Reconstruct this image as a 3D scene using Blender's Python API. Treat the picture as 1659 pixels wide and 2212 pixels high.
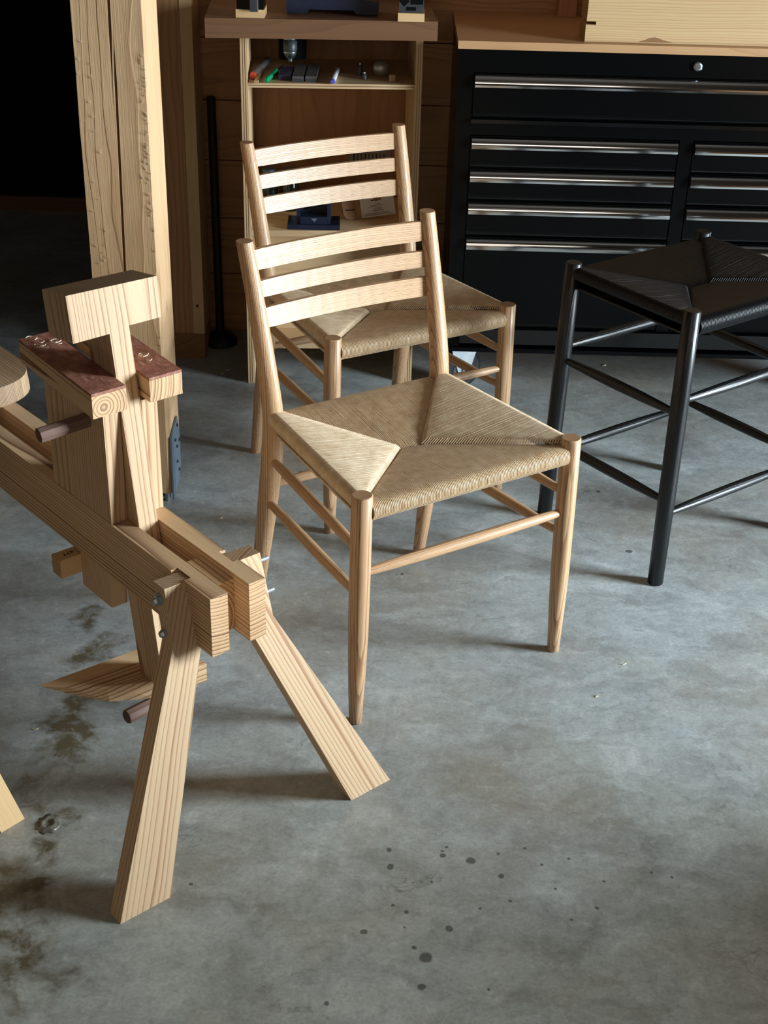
import bpy, bmesh, math, random
from mathutils import Vector, Matrix, noise
random.seed(7)
PI = math.pi
V = Vector
C = bpy.context.scene.collection
for o in list(bpy.data.objects):
    bpy.data.objects.remove(o)

# ------------------------------------------------------------------ camera
F_PX, TH, RO, CAM_H = 3011.4, 0.5061, 0.0268, 1.4998
cam_d = bpy.data.cameras.new('camera')
cam = bpy.data.objects.new('camera', cam_d)
C.objects.link(cam)
fwd = V((0, math.cos(TH), -math.sin(TH)))
r0 = V((1, 0, 0))
u0 = r0.cross(fwd)
cr = math.cos(RO) * r0 + math.sin(RO) * u0
cu = -math.sin(RO) * r0 + math.cos(RO) * u0
cm = Matrix((cr, cu, -fwd)).transposed().to_4x4()
cm.translation = V((0, 0, CAM_H))
cam.matrix_world = cm
cam_d.sensor_fit = 'HORIZONTAL'
cam_d.sensor_width = 36.0
cam_d.lens = F_PX / 1659 * 36.0
cam_d.clip_start = 0.05
bpy.context.scene.camera = cam

# ------------------------------------------------------------------ world, window light and fill, exposure
scn = bpy.context.scene
w = bpy.data.worlds.new('world')
scn.world = w
w.use_nodes = True
bg = w.node_tree.nodes['Background']
bg.inputs[0].default_value = (0.55, 0.70, 0.95, 1)
bg.inputs[1].default_value = 0.6
scn.view_settings.view_transform = 'Standard'
scn.view_settings.look = 'None'
scn.view_settings.gamma = 1
scn.view_settings.use_curve_mapping = False
scn.view_settings.exposure = 0.0
WIN = dict(x=3.15, y0=1.38, y1=2.20, z0=0.35, z1=1.75)


def area_light(name, loc, target, sx, sy, power, col, spread=180):
    ld = bpy.data.lights.new(name, 'AREA')
    ld.shape = 'RECTANGLE'
    ld.size, ld.size_y = sx, sy
    ld.energy = power
    ld.color = col
    ld.spread = math.radians(spread)
    lo = bpy.data.objects.new(name, ld)
    C.objects.link(lo)
    lo.location = loc
    lo.rotation_euler = (V(target) - V(loc)).to_track_quat('-Z', 'Y').to_euler()
    return lo


area_light('window_daylight', (WIN['x'], (WIN['y0'] + WIN['y1']) / 2, (WIN['z0'] + WIN['z1']) / 2),
           (0, (WIN['y0'] + WIN['y1']) / 2 + 0.2, (WIN['z0'] + WIN['z1']) / 2 - 0.25), WIN['y1'] - WIN['y0'], WIN['z1'] - WIN['z0'], 112, (0.80, 0.925, 1.0), 105)


area_light('front_fill_light', (0.1, -1.52, 1.62), (0.0, 3.0, 0.5), 2.4, 0.70, 13, (1.0, 0.87, 0.73))  # unseen warm fill lamp, added to lift shaded sides and chrome bands

# ------------------------------------------------------------------ materials
def lin(c):
    return tuple(((x / 255) / 12.92 if x / 255 <= 0.04045 else ((x / 255 + 0.055) / 1.055) ** 2.4) for x in c) + (1,)


class NT:
    def __init__(s, name):
        s.m = bpy.data.materials.new(name)
        s.m.use_nodes = True
        s.t = s.m.node_tree
        s.b = s.t.nodes['Principled BSDF']

    def n(s, typ, ins=None, **props):
        nd = s.t.nodes.new(typ)
        for k, v in props.items():
            setattr(nd, k, v)
        for k, v in (ins or {}).items():
            s.put(nd.inputs[k], v)
        return nd

    def put(s, sock, v):
        if hasattr(v, 'is_output') or isinstance(v, bpy.types.NodeSocket):
            s.t.links.new(v, sock)
        else:
            sock.default_value = v

    def math(s, op, a, b=0.0, c=0.0):
        nd = s.n('ShaderNodeMath', operation=op)
        s.put(nd.inputs[0], a)
        s.put(nd.inputs[1], b)
        s.put(nd.inputs[2], c)
        return nd.outputs[0]

    def vm(s, op, a, b=(0, 0, 0)):
        nd = s.n('ShaderNodeVectorMath', operation=op)
        s.put(nd.inputs[0], a)
        s.put(nd.inputs[1], b)
        return nd.outputs['Value'] if op in ('DISTANCE', 'LENGTH') else nd.outputs[0]

    def noise(s, vec, scale, detail=3, rough=0.5, dist=0.0):
        nd = s.n('ShaderNodeTexNoise', {'Vector': vec, 'Scale': scale, 'Detail': detail, 'Roughness': rough, 'Distortion': dist})
        return nd.outputs['Fac']

    def ramp(s, fac, stops, interp='LINEAR'):
        nd = s.n('ShaderNodeValToRGB', {'Fac': fac})
        e = nd.color_ramp.elements
        nd.color_ramp.interpolation = interp
        while len(e) < len(stops):
            e.new(0.5)
        for el, (p, c) in zip(e, stops):
            el.position = p
            el.color = c if len(c) == 4 else lin(c)
        return nd.outputs['Color']

    def mix(s, fac, a, b, blend='MIX'):
        nd = s.n('ShaderNodeMix', data_type='RGBA', blend_type=blend)
        s.put(nd.inputs[0], fac)
        s.put(nd.inputs[6], a)
        s.put(nd.inputs[7], b)
        return nd.outputs[2]

    def rng(s, v, a, b, c=0.0, d=1.0, smooth=False):
        nd = s.n('ShaderNodeMapRange', {'Value': v, 'From Min': a, 'From Max': b, 'To Min': c, 'To Max': d})
        if smooth:
            nd.interpolation_type = 'SMOOTHSTEP'
        return nd.outputs[0]

    def bump(s, h, strength=0.3, dist=0.002):
        nd = s.n('ShaderNodeBump', {'Height': h, 'Strength': strength, 'Distance': dist})
        s.put(s.b.inputs['Normal'], nd.outputs[0])

    def set(s, **k):
        for a, v in k.items():
            s.put(s.b.inputs[a.replace('_', ' ')], v)


MATS = {}


def wood(name, light, dark, ring=0.005, rough=0.55, warp=0.010, line=0.45, fibre=0.18, knots=0, bump=0.15, spec=0.35, pores=0.0, sharp=3.2, endg=0.62):
    """solid wood: growth rings about a pith line (per-object property 'pith'), grain along local X"""
    k = NT(name)
    co = k.n('ShaderNodeTexCoord').outputs['Object']
    at = k.n('ShaderNodeAttribute', attribute_type='OBJECT', attribute_name='pith').outputs['Vector']
    rnd = k.n('ShaderNodeObjectInfo').outputs['Random']
    off = k.n('ShaderNodeCombineXYZ', {'X': k.math('MULTIPLY', rnd, 37.0), 'Y': k.math('MULTIPLY', rnd, 11.0), 'Z': 0.0}).outputs[0]
    p = k.vm('ADD', co, off)
    st = k.vm('MULTIPLY', p, (2.2, 9, 9))
    wn = k.n('ShaderNodeTexNoise', {'Vector': st, 'Scale': 1.0, 'Detail': 2.0})
    wv = k.vm('MULTIPLY', k.vm('SUBTRACT', wn.outputs['Color'], (0.5, 0.5, 0.5)), (0, warp * 2.4, warp * 2.4))
    rel = k.vm('MULTIPLY', k.vm('SUBTRACT', k.vm('ADD', co, wv), at), (0, 1, 1))
    r = k.vm('LENGTH', rel)
    if knots:
        kv = k.n('ShaderNodeTexVoronoi', {'Vector': k.vm('MULTIPLY', p, (1.0, 2.2, 2.2)), 'Scale': 2.0 * knots}).outputs['Distance']
        kn = k.rng(kv, 0.035, 0.0, smooth=True)
        kr = k.rng(kv, 0.25, 0.0, 0, 0.012, smooth=True)
        r = k.math('ADD', r, kr)
    rr = k.noise(k.n('ShaderNodeCombineXYZ', {'X': k.math('MULTIPLY', r, 0.35 / ring), 'Y': k.math('MULTIPLY', rnd, 50.0)}).outputs[0], 1.0, 2, 0.6)
    r = k.math('ADD', r, k.math('MULTIPLY', rr, ring * 2.6))
    ph = k.math('FRACT', k.math('DIVIDE', r, ring))
    prof = k.math('POWER', ph, sharp)
    drop = k.rng(ph, 0.94, 1.0, 1.0, 0.0)
    prof = k.math('MULTIPLY', prof, drop)
    fine = k.noise(k.vm('MULTIPLY', p, (9, 420, 420)), 1.0, 2, 0.6)
    big = k.noise(k.vm('MULTIPLY', p, (1.2, 14, 14)), 1.0, 2)
    f = k.math('MULTIPLY', prof, line)
    f = k.math('ADD', f, k.math('MULTIPLY', k.math('SUBTRACT', fine, 0.5), fibre * 2.4))
    f = k.math('ADD', f, k.math('MULTIPLY', k.math('SUBTRACT', big, 0.42), 0.45), 0)
    col = k.ramp(f, [(0.0, light), (1.0, dark)])
    if pores:
        pn = k.noise(k.vm('MULTIPLY', p, (28, 900, 900)), 1.0, 1, 0.5)
        pm = k.math('MULTIPLY', k.rng(pn, 0.58, 0.7), k.rng(prof, 0.2, 0.8, 0.25, 1.0))
        col = k.mix(k.math('MULTIPLY', pm, pores), col, lin([c * 0.55 for c in dark]))
    if knots:
        col = k.mix(kn, col, lin([c * 0.45 for c in dark]))
    nx = k.n('ShaderNodeSeparateXYZ', {0: k.n('ShaderNodeTexCoord').outputs['Normal']}).outputs[0]
    eg = k.rng(k.math('ABSOLUTE', nx), 0.75, 0.95, 0.0, 1.0, True)   # end grain soaks up finish and is darker
    col = k.mix(eg, col, k.mix(1.0, col, (endg, endg * .94, endg * .9, 1), 'MULTIPLY'))
    k.set(Base_Color=col, Roughness=k.rng(fine, 0.2, 0.8, rough - 0.06, rough + 0.08))
    k.b.inputs['Specular IOR Level'].default_value = spec
    k.bump(k.math('ADD', prof, k.math('MULTIPLY', fine, 0.8)), bump, 0.0012)
    MATS[name] = k.m
    return k.m


M_PINE = wood('pine_planed', (214, 183, 146), (148, 94, 58), ring=0.0048, line=0.95, warp=0.005, sharp=4.0, endg=0.5)
M_PINE_E = wood('pine_rail', (224, 188, 146), (104, 60, 36), ring=0.0060, line=1.15, warp=0.005, fibre=0.12, endg=0.95, sharp=4.0)
M_POST = wood('pine_post', (214, 178, 136), (166, 118, 76), ring=0.009, line=0.5, warp=0.012, knots=0.55, bump=0.5, rough=0.7)
M_WALL = wood('pine_wall', (200, 150, 104), (126, 84, 52), ring=0.012, line=0.5, warp=0.02, knots=0.8, rough=0.6)
M_ASH = wood('ash_oiled', (207, 169, 130), (134, 92, 60), ring=0.0029, line=0.75, warp=0.002, fibre=0.24, rough=0.32, bump=0.2, spec=0.42, pores=0.7, sharp=2.0, endg=0.75)
M_PEG = wood('walnut_peg', (128, 100, 88), (70, 48, 40), ring=0.004, line=0.4, rough=0.5)
M_PALE = wood('maple_pale', (222, 186, 138), (190, 148, 100), ring=0.003, line=0.3)
M_BOARD = wood('bench_board', (118, 84, 58), (84, 56, 38), ring=0.008, line=0.4, rough=0.5)
M_BUTCHER = wood('butcher_top', (196, 154, 112), (150, 106, 70), ring=0.006, line=0.4, rough=0.45)
M_PLYF = wood('plywood_face', (206, 176, 136), (178, 140, 98), ring=0.03, line=0.4, warp=0.05)
M_PLYD = wood('plywood_back', (150, 106, 68), (106, 70, 42), ring=0.03, line=0.4, warp=0.06, knots=0.7)
M_SLAB = wood('spruce_slab', (206, 174, 130), (168, 126, 82), ring=0.006, line=0.7, warp=0.012, knots=0.35)
M_BLACKW = wood('ebonised_wood', (8, 10, 13), (4, 5, 6), ring=0.0034, line=0.7, fibre=0.3, rough=0.36, bump=0.3, spec=0.5)


def plain(name, col, rough=0.5, metal=0.0, spec=0.5, nscale=0, namp=0.0, bump=0.0, bscale=200):
    k = NT(name)
    c = lin(col)
    if nscale:
        co = k.n('ShaderNodeTexCoord').outputs['Object']
        nz = k.noise(co, nscale, 4, 0.6)
        c = k.mix(k.rng(nz, 0.3, 0.7, 0, namp), c, lin([x * 0.5 for x in col]))
        if bump:
            k.bump(k.noise(co, bscale, 3, 0.6), bump, 0.001)
    k.set(Base_Color=c, Roughness=rough, Metallic=metal)
    k.b.inputs['Specular IOR Level'].default_value = spec
    MATS[name] = k.m
    return k.m


M_BLACK = plain('black_enamel', (4, 5, 6), 0.28, 0, 0.2, 6, 0.3)
M_DARKIN = plain('shadow_gap_black', (7, 7, 8), 0.8, 0, 0.1)
M_CHROME = plain('chrome_trim', (222, 224, 226), 0.11, 1.0)
M_BLACKG = plain('black_gloss', (8, 9, 10), 0.2, 0, 0.7)
M_STEEL = plain('zinc_steel', (180, 188, 192), 0.33, 1.0, 0.5, 30, 0.3)
M_ZINC = plain('zinc_bolt', (176, 184, 186), 0.38, 0.45, 0.6, 60, 0.3)
M_KNOB = plain('brushed_knob', (190, 186, 180), 0.42, 0.75, 0.5, 90, 0.4)
M_GALV = plain('galvanised_plate', (128, 146, 162), 0.45, 0.55, 0.5, 40, 0.35)
M_RUBBER = plain('black_rubber', (18, 18, 19), 0.6)
M_NAVY = plain('navy_cast_iron', (30, 37, 58), 0.33, 0.1, 0.5, 60, 0.4, 0.25, 120)
M_CARD = plain('white_card', (214, 208, 202), 0.6)
M_INK = plain('black_ink', (38, 34, 32), 0.7)
M_LABEL = plain('grey_label', (150, 140, 130), 0.6, 0, 0.3, 40, 0.4)
M_RED = plain('red_plastic', (196, 72, 48), 0.4)
M_GREEN = plain('green_plastic', (16, 150, 96), 0.25)
M_WHITE = plain('white_plastic', (205, 205, 205), 0.4)
M_BLUE = plain('blue_plastic', (92, 92, 190), 0.4)
M_GREY = plain('grey_abrasive', (92, 86, 82), 0.8, 0, 0.3, 300, 0.5)
M_NAVYD = plain('dark_pouch', (46, 42, 66), 0.6)
M_GLASS_D = plain('dark_glass', (22, 28, 20), 0.08, 0, 0.6)
M_GRAPH = plain('graphite_panel', (70, 74, 78), 0.45, 0.3, 0.5, 50, 0.4)
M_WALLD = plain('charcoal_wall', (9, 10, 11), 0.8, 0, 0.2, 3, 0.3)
M_TAN = wood('tan_offcut', (150, 108, 72), (110, 74, 46), ring=0.004, line=0.3)
M_GLUE = plain('dried_glue', (128, 124, 112), 0.3, 0, 0.5, 90, 0.9)
M_CHIP = plain('pale_shaving', (226, 214, 190), 0.6)


def leather():
    k = NT('brown_leather')
    co = k.n('ShaderNodeTexCoord').outputs['Object']
    a = k.noise(co, 60, 5, 0.7, 0.6)
    b = k.noise(k.vm('MULTIPLY', co, (40, 160, 100)), 1.0, 4, 0.7)
    c = k.ramp(a, [(0.3, (122, 72, 56)), (0.55, (160, 102, 82)), (0.75, (194, 142, 120))])
    c = k.mix(k.rng(b, 0.55, 0.72, 0, 0.55), c, lin((206, 176, 156)))
    k.set(Base_Color=c, Roughness=0.6)
    k.bump(k.math('ADD', a, b), 0.4, 0.001)
    return k.m


M_LEATHER = leather()


def cord(name, a, b, rough, spec, sheen):
    k = NT(name)
    co = k.n('ShaderNodeTexCoord').outputs['Object']
    uv = k.n('ShaderNodeUVMap').outputs[0]
    sx = k.n('ShaderNodeSeparateXYZ', {0: uv})
    tw = k.math('SINE', k.math('ADD', k.math('MULTIPLY', sx.outputs[0], 2 * PI / 0.0055), k.math('MULTIPLY', sx.outputs[1], 2 * PI)))
    nz = k.noise(k.vm('MULTIPLY', co, (60, 60, 60)), 1, 3, 0.6)
    col = k.mix(k.rng(nz, 0.3, 0.7), lin(a), lin(b))
    col = k.mix(k.rng(tw, -1.0, -0.2, 0.10, 0.0), col, lin([x * 0.5 for x in b]))
    k.set(Base_Color=col, Roughness=rough)
    k.b.inputs['Specular IOR Level'].default_value = spec
    k.b.inputs['Sheen Weight'].default_value = sheen
    k.bump(tw, 0.08, 0.0004)
    return k.m


M_CORD = cord('paper_cord', (224, 200, 166), (200, 168, 128), 0.46, 0.5, 0.1)
M_CORDB = cord('black_paper_cord', (5, 6, 10), (3, 4, 7), 0.40, 0.4, 0.0)


def concrete():
    k = NT('troweled_concrete')
    co = k.n('ShaderNodeTexCoord').outputs['Object']
    wz = k.n('ShaderNodeTexNoise', {'Vector': co, 'Scale': 9.0, 'Detail': 4.0, 'Roughness': 0.65})
    wp = k.vm('ADD', co, k.vm('MULTIPLY', k.vm('SUBTRACT', wz.outputs['Color'], (0.5, 0.5, 0.5)), (0.10, 0.10, 0)))
    cloud = k.noise(wp, 2.3, 5, 0.62, 0.4)
    mid = k.noise(k.vm('MULTIPLY', wp, (9, 17, 1)), 1.0, 8, 0.72, 0.7)
    speck = k.noise(co, 48, 5, 0.75, 0.4)
    fine = k.noise(co, 160, 4, 0.7)
    vein = k.noise(k.vm('MULTIPLY', wp, (4.5, 13, 1)), 1.3, 3, 0.6, 1.2)
    vline = k.rng(k.math('ABSOLUTE', k.math('SUBTRACT', vein, 0.5)), 0.0, 0.012, 1.0, 0.0)
    vmask = k.math('MULTIPLY', vline, k.rng(k.noise(co, 5, 3), 0.55, 0.7))
    c = k.ramp(k.math('ADD', k.math('MULTIPLY', cloud, 0.5), k.math('MULTIPLY', mid, 0.5)),
               [(0.32, (116, 120, 120)), (0.45, (158, 165, 166)), (0.55, (181, 189, 190)), (0.66, (210, 216, 217))])
    brown = k.rng(k.noise(wp, 1.6, 4, 0.6), 0.44, 0.66, 0.05, 0.62)
    c = k.mix(brown, c, lin((150, 137, 116)))
    c = k.mix(k.rng(fine, 0.35, 0.65, 0.25, 0.0), c, lin((84, 84, 80)))
    c = k.mix(k.rng(speck, 0.30, 0.50, 0.34, 0.0), c, lin((104, 106, 104)))
    c = k.mix(k.rng(speck, 0.56, 0.74, 0.0, 0.30), c, lin((224, 228, 226)))
    scuff = k.noise(k.vm('MULTIPLY', wp, (16, 40, 1)), 1.0, 4, 0.6, 1.5)
    c = k.mix(k.math('MULTIPLY', k.rng(scuff, 0.66, 0.72), k.rng(k.noise(co, 3.2, 3), 0.5, 0.62, 0.0, 0.7)), c, lin((72, 72, 68)))
    c = k.mix(k.math('MULTIPLY', vmask, 0.55), c, lin((66, 68, 68)))

    # warmer foreground light painted in as a brown tint towards the near end, with a ragged edge
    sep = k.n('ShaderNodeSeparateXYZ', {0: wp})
    warm_tint = k.math('ADD', sep.outputs[1], k.math('MULTIPLY', k.math('SUBTRACT', k.noise(co, 1.7, 4, 0.6), 0.5), 1.3))
    c = k.mix(k.rng(warm_tint, 2.05, 1.35, 0, 0.8), c, k.mix(1.0, c, (1.0, 0.93, 0.80, 1), 'MULTIPLY'))

    def spots(lst, wa, soft):
        acc = None
        q = k.vm('ADD', co, k.vm('MULTIPLY', k.vm('SUBTRACT', wz.outputs['Color'], (0.5, 0.5, 0.5)), (wa, wa, 0)))
        for x, y, r in lst:
            d = k.vm('DISTANCE', q, (x, y, 0))
            m = k.rng(d, r, r * soft, 0, 1, True)
            acc = m if acc is None else k.math('MAXIMUM', acc, m)
        return acc
    dots = spots([(.023, 1.593, .0075), (.146, 1.611, .0085), (.076, 1.413, .0115), (.19, 1.58, .006), (-.013, 1.461, .007), (.112, 1.469, .0075),
                  (.02, 1.628, .005), (.189, 1.627, .004), (.066, 1.363, .007), (.391, 2.553, .008), (.042, 2.445, .004), (.488, 2.829, .007),
                  (.525, 2.56, .009), (-.274, 1.544, .004), (.029, 1.514, .004), (.37, 2.553, .004), (.11, 1.637, .0035), (.104, 1.627, .003), (.258, 1.60, .004), (.275, 1.555, .003), (.30, 1.62, .003), (.345, 1.575, .0035), (.33, 1.52, .004), (.09, 1.565, .003), (.045, 1.47, .003), (.05, 1.50, .004), (.155, 1.51, .003), (.20, 1.53, .003), (.06, 1.43, .004), (.29, 1.50, .003), (.16, 1.36, .003), (-.06, 1.33, .005), (.105, 1.618, .0055), (.235, 1.64, .003), (.45, 1.59, .003), (.42, 1.60, .003)], 0.026, 0.6)
    c = k.mix(k.math('MULTIPLY', dots, 0.72), c, lin((44, 44, 40)))
    trail = spots([(-.565, 2.243, .05), (-.512, 2.152, .045), (-.546, 2.105, .06), (-.518, 2.007, .065), (-.518, 1.927, .07), (-.542, 1.85, .06),
                   (-.536, 1.755, .06), (-.528, 1.595, .055), (-.523, 1.517, .06), (-.512, 1.445, .06), (-.475, 1.369, .07), (-.50, 1.67, .05)], 0.22, 0.35)
    rag = k.rng(k.noise(wp, 26, 5, 0.7, 0.5), 0.42, 0.58)
    tm = k.math('MULTIPLY', trail, k.rng(k.noise(wp, 14, 4, 0.65), 0.38, 0.56))
    c = k.mix(k.math('MULTIPLY', tm, 0.95), c, lin((90, 80, 56)))
    gl = k.math('MULTIPLY', k.math('MULTIPLY', trail, rag), k.rng(k.noise(co, 70, 4, 0.7, 1.0), 0.56, 0.66))
    c = k.mix(k.math('MULTIPLY', gl, 0.45), c, lin((176, 172, 156)))
    rough = k.rng(mid, 0.3, 0.7, 0.33, 0.52)
    rough = k.math('SUBTRACT', rough, k.math('MULTIPLY', tm, 0.1))
    k.set(Base_Color=c, Roughness=rough)
    k.b.inputs['Specular IOR Level'].default_value = 0.5
    k.bump(k.math('ADD', k.math('MULTIPLY', mid, 0.7), k.math('MULTIPLY', fine, 0.12)), 0.16, 0.004)
    return k.m


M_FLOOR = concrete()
M_WALLN = plain('dim_wall', (112, 104, 96), 0.8, 0, 0.2, 2, 0.2)


# ------------------------------------------------------------------ object helpers
def frame(origin, ax, up=(0, 0, 1)):
    x = V(ax).normalized()
    z = V(up)
    if abs(x.dot(z.normalized())) > 0.98:
        z = V((0, 1, 0))
    y = z.cross(x).normalized()
    z = x.cross(y)
    m = Matrix((x, y, z)).transposed().to_4x4()
    m.translation = V(origin)
    return m


ROOTM = {}


def world_of(o):
    return ROOTM[o.name] if o is not None else Matrix()


def link(name, me, mat, parent, M, kind=None, pith=None, label=None):
    o = bpy.data.objects.new(name, me)
    C.objects.link(o)
    if mat and not me.materials:
        me.materials.append(mat)
    if parent is not None:
        o.parent = parent
        o.matrix_basis = world_of(parent).inverted() @ M
    else:
        o.matrix_basis = M
    ROOTM[o.name] = M.copy()
    if kind:
        o['kind'] = kind
    if label:
        o['label'] = label
    o['pith'] = tuple(pith) if pith else (0.0, random.uniform(.03, .12) * random.choice((-1, 1)), random.uniform(.02, .09) * random.choice((-1, 1)))
    return o


def finish(bm, name, smooth=False, bevel=0.0, segs=1, angle=30):
    if bevel:
        es = [e for e in bm.edges if len(e.link_faces) == 2 and e.calc_face_angle(0) > math.radians(angle)]
        bmesh.ops.bevel(bm, geom=es, offset=bevel, segments=segs, affect='EDGES', clamp_overlap=True)
    bmesh.ops.recalc_face_normals(bm, faces=bm.faces)
    me = bpy.data.meshes.new(name)
    bm.to_mesh(me)
    bm.free()
    if smooth:
        for p in me.polygons:
            p.use_smooth = True
    return me


def root(name, loc, rot=0.0, label=None, cat=None, group=None):
    o = bpy.data.objects.new(name, None)
    o.empty_display_size = 0.05
    C.objects.link(o)
    m = Matrix.Translation(V(loc)) @ Matrix.Rotation(rot, 4, 'Z')
    o.matrix_basis = m
    ROOTM[o.name] = m
    tag(o, label, cat, group)
    return o


def tag(o, label=None, cat=None, group=None):
    if label:
        o['label'] = label
    if cat:
        o['category'] = cat
    if group:
        o['group'] = group
    return o


def prism(name, parent, loopA, loopB, axis, mat, bevel=0.0012, xf=None, pith=None, up=(0, 0, 1), label=None, segs=1):
    """solid between two matching loops of points (world, or mapped by xf)"""
    A = [V(xf(p)) if xf else V(p) for p in loopA]
    B = [V(xf(p)) if xf else V(p) for p in loopB]
    ax = V(xf(axis)) - V(xf((0, 0, 0))) if xf else V(axis)
    upv = V(xf(up)) - V(xf((0, 0, 0))) if xf else V(up)
    ctr = sum(A + B, V()) / (2 * len(A))
    M = frame(ctr, ax, upv)
    inv = M.inverted()
    bm = bmesh.new()
    a = [bm.verts.new(inv @ p) for p in A]
    b = [bm.verts.new(inv @ p) for p in B]
    n = len(a)
    bm.faces.new(a)
    bm.faces.new(b[::-1])
    for i in range(n):
        bm.faces.new((a[i], b[i], b[(i + 1) % n], a[(i + 1) % n]))
    return link(name, finish(bm, name, False, bevel, segs), mat, parent, M, pith=pith, label=label)


def box(name, parent, x0, x1, y0, y1, z0, z1, mat, bevel=0.0012, xf=None, axis=None, pith=None, label=None, segs=1):
    d = (x1 - x0, y1 - y0, z1 - z0)
    if axis is None:
        i = max(range(3), key=lambda j: d[j])
        axis = tuple(1 if j == i else 0 for j in range(3))
    up = (0, 0, 1) if axis != (0, 0, 1) else (0, 1, 0)
    A = [(x0, y0, z0), (x1, y0, z0), (x1, y1, z0), (x0, y1, z0)]
    B = [(x0, y0, z1), (x1, y0, z1), (x1, y1, z1), (x0, y1, z1)]
    return prism(name, parent, A, B, axis, mat, bevel, xf, pith, up, label, segs)


def catmull(pts, sub):
    P = [V(p) for p in pts]
    P = [2 * P[0] - P[1]] + P + [2 * P[-1] - P[-2]]
    out = []
    for i in range(1, len(P) - 2):
        for j in range(sub):
            t = j / sub
            a, b, c, d = P[i - 1], P[i], P[i + 1], P[i + 2]
            out.append(0.5 * ((2 * b) + (c - a) * t + (2 * a - 5 * b + 4 * c - d) * t * t + (3 * b - a - 3 * c + d) * t ** 3))
    out.append(P[-2])
    return out


def turned(name, parent, pts, radii, mat, xf=None, sub=1, segs=20, pith=None, cap_dir=None, chamfer=0.0, label=None, smooth=True):
    """round tapered rod through pts"""
    W = [V(xf(p)) if xf else V(p) for p in pts]
    if sub > 1:
        W4 = catmull(W, sub)
        R = [p.x for p in catmull([V((r, 0, 0)) for r in radii], sub)]
        W, R = W4, R
    else:
        R = list(radii)
    if chamfer:
        d0 = (W[1] - W[0]).normalized()
        d1 = (W[-1] - W[-2]).normalized()
        W = [W[0], W[0] + d0 * chamfer] + W[1:-1] + [W[-1] - d1 * chamfer, W[-1]]
        R = [R[0] - chamfer, R[0]] + R[1:-1] + [R[-1], R[-1] - chamfer]
    M = frame(W[0], W[-1] - W[0])
    inv = M.inverted()
    L = [inv @ p for p in W]
    bm = bmesh.new()
    rings = []
    n = len(L)
    cd = (inv.to_3x3() @ V(cap_dir)) if cap_dir else None
    for i in range(n):
        t = (L[min(i + 1, n - 1)] - L[max(i - 1, 0)]).normalized()
        if cd is not None and i in (0, n - 1):
            t = cd
        y = V((0, 0, 1)).cross(t)
        if y.length < 1e-3:
            y = V((0, 1, 0))
        y.normalize()
        z = t.cross(y).normalized()
        rings.append([bm.verts.new(L[i] + R[i] * (math.cos(2 * PI * s / segs) * y + math.sin(2 * PI * s / segs) * z)) for s in range(segs)])
    for i in range(n - 1):
        for s in range(segs):
            bm.faces.new((rings[i][s], rings[i][(s + 1) % segs], rings[i + 1][(s + 1) % segs], rings[i + 1][s]))
    c0 = bm.faces.new(rings[0][::-1])
    c1 = bm.faces.new(rings[-1])
    bmesh.ops.recalc_face_normals(bm, faces=bm.faces)
    me = bpy.data.meshes.new(name)
    for f in bm.faces:
        f.smooth = smooth and len(f.verts) == 4
    for e in bm.edges:
        if any(len(f.verts) > 4 for f in e.link_faces):
            e.smooth = False
    bm.to_mesh(me)
    bm.free()
    return link(name, me, mat, parent, M, pith=pith or (0, random.uniform(-.03, .03), random.uniform(.02, .05)), label=label)


def copy_tree(o, parent=None):
    c = o.copy()
    C.objects.link(c)
    c.parent = parent
    for ch in [x for x in bpy.data.objects if x.parent == o]:
        copy_tree(ch, c)
    return c


# ------------------------------------------------------------------ the setting
RX0, RX1, RY0, RY1, RH = -2.4, 3.2, -1.6, 4.87, 2.7


def struct(o, label=None):
    o['kind'] = 'structure'
    return o


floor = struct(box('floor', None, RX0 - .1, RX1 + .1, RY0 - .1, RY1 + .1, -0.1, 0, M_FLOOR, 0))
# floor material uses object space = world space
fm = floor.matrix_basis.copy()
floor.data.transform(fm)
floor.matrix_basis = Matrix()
struct(box('ceiling', None, RX0 - .1, RX1 + .1, RY0 - .1, RY1 + .1, RH, RH + .1, M_WALLN, 0))
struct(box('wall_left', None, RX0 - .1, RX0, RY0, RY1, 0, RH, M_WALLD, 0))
struct(box('wall_front', None, RX0, RX1, RY0 - .1, RY0, 0, RH, M_WALLN, 0))
w2 = bpy.data.objects.new('fill_frame', None)  # frame added round the unseen fill lamp; the wall has no opening
C.objects.link(w2)
ROOTM[w2.name] = Matrix()
w2['kind'] = 'structure'
for a_, b_, c_, d_ in ((-1.15, 1.35, 1.20, 1.24), (-1.15, 1.35, 2.00, 2.04), (-1.15, -1.11, 1.24, 2.00), (1.31, 1.35, 1.24, 2.00)):
    box('frame_bar', w2, a_, b_, RY0 + .001, RY0 + .09, c_, d_, M_PINE, .002)
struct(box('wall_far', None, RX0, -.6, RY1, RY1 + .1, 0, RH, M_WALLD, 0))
struct(box('baseboard_far', None, RX0, -.62, RY1 - .02, RY1, 0, 0.05, M_BOARD, 0.002))
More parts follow.
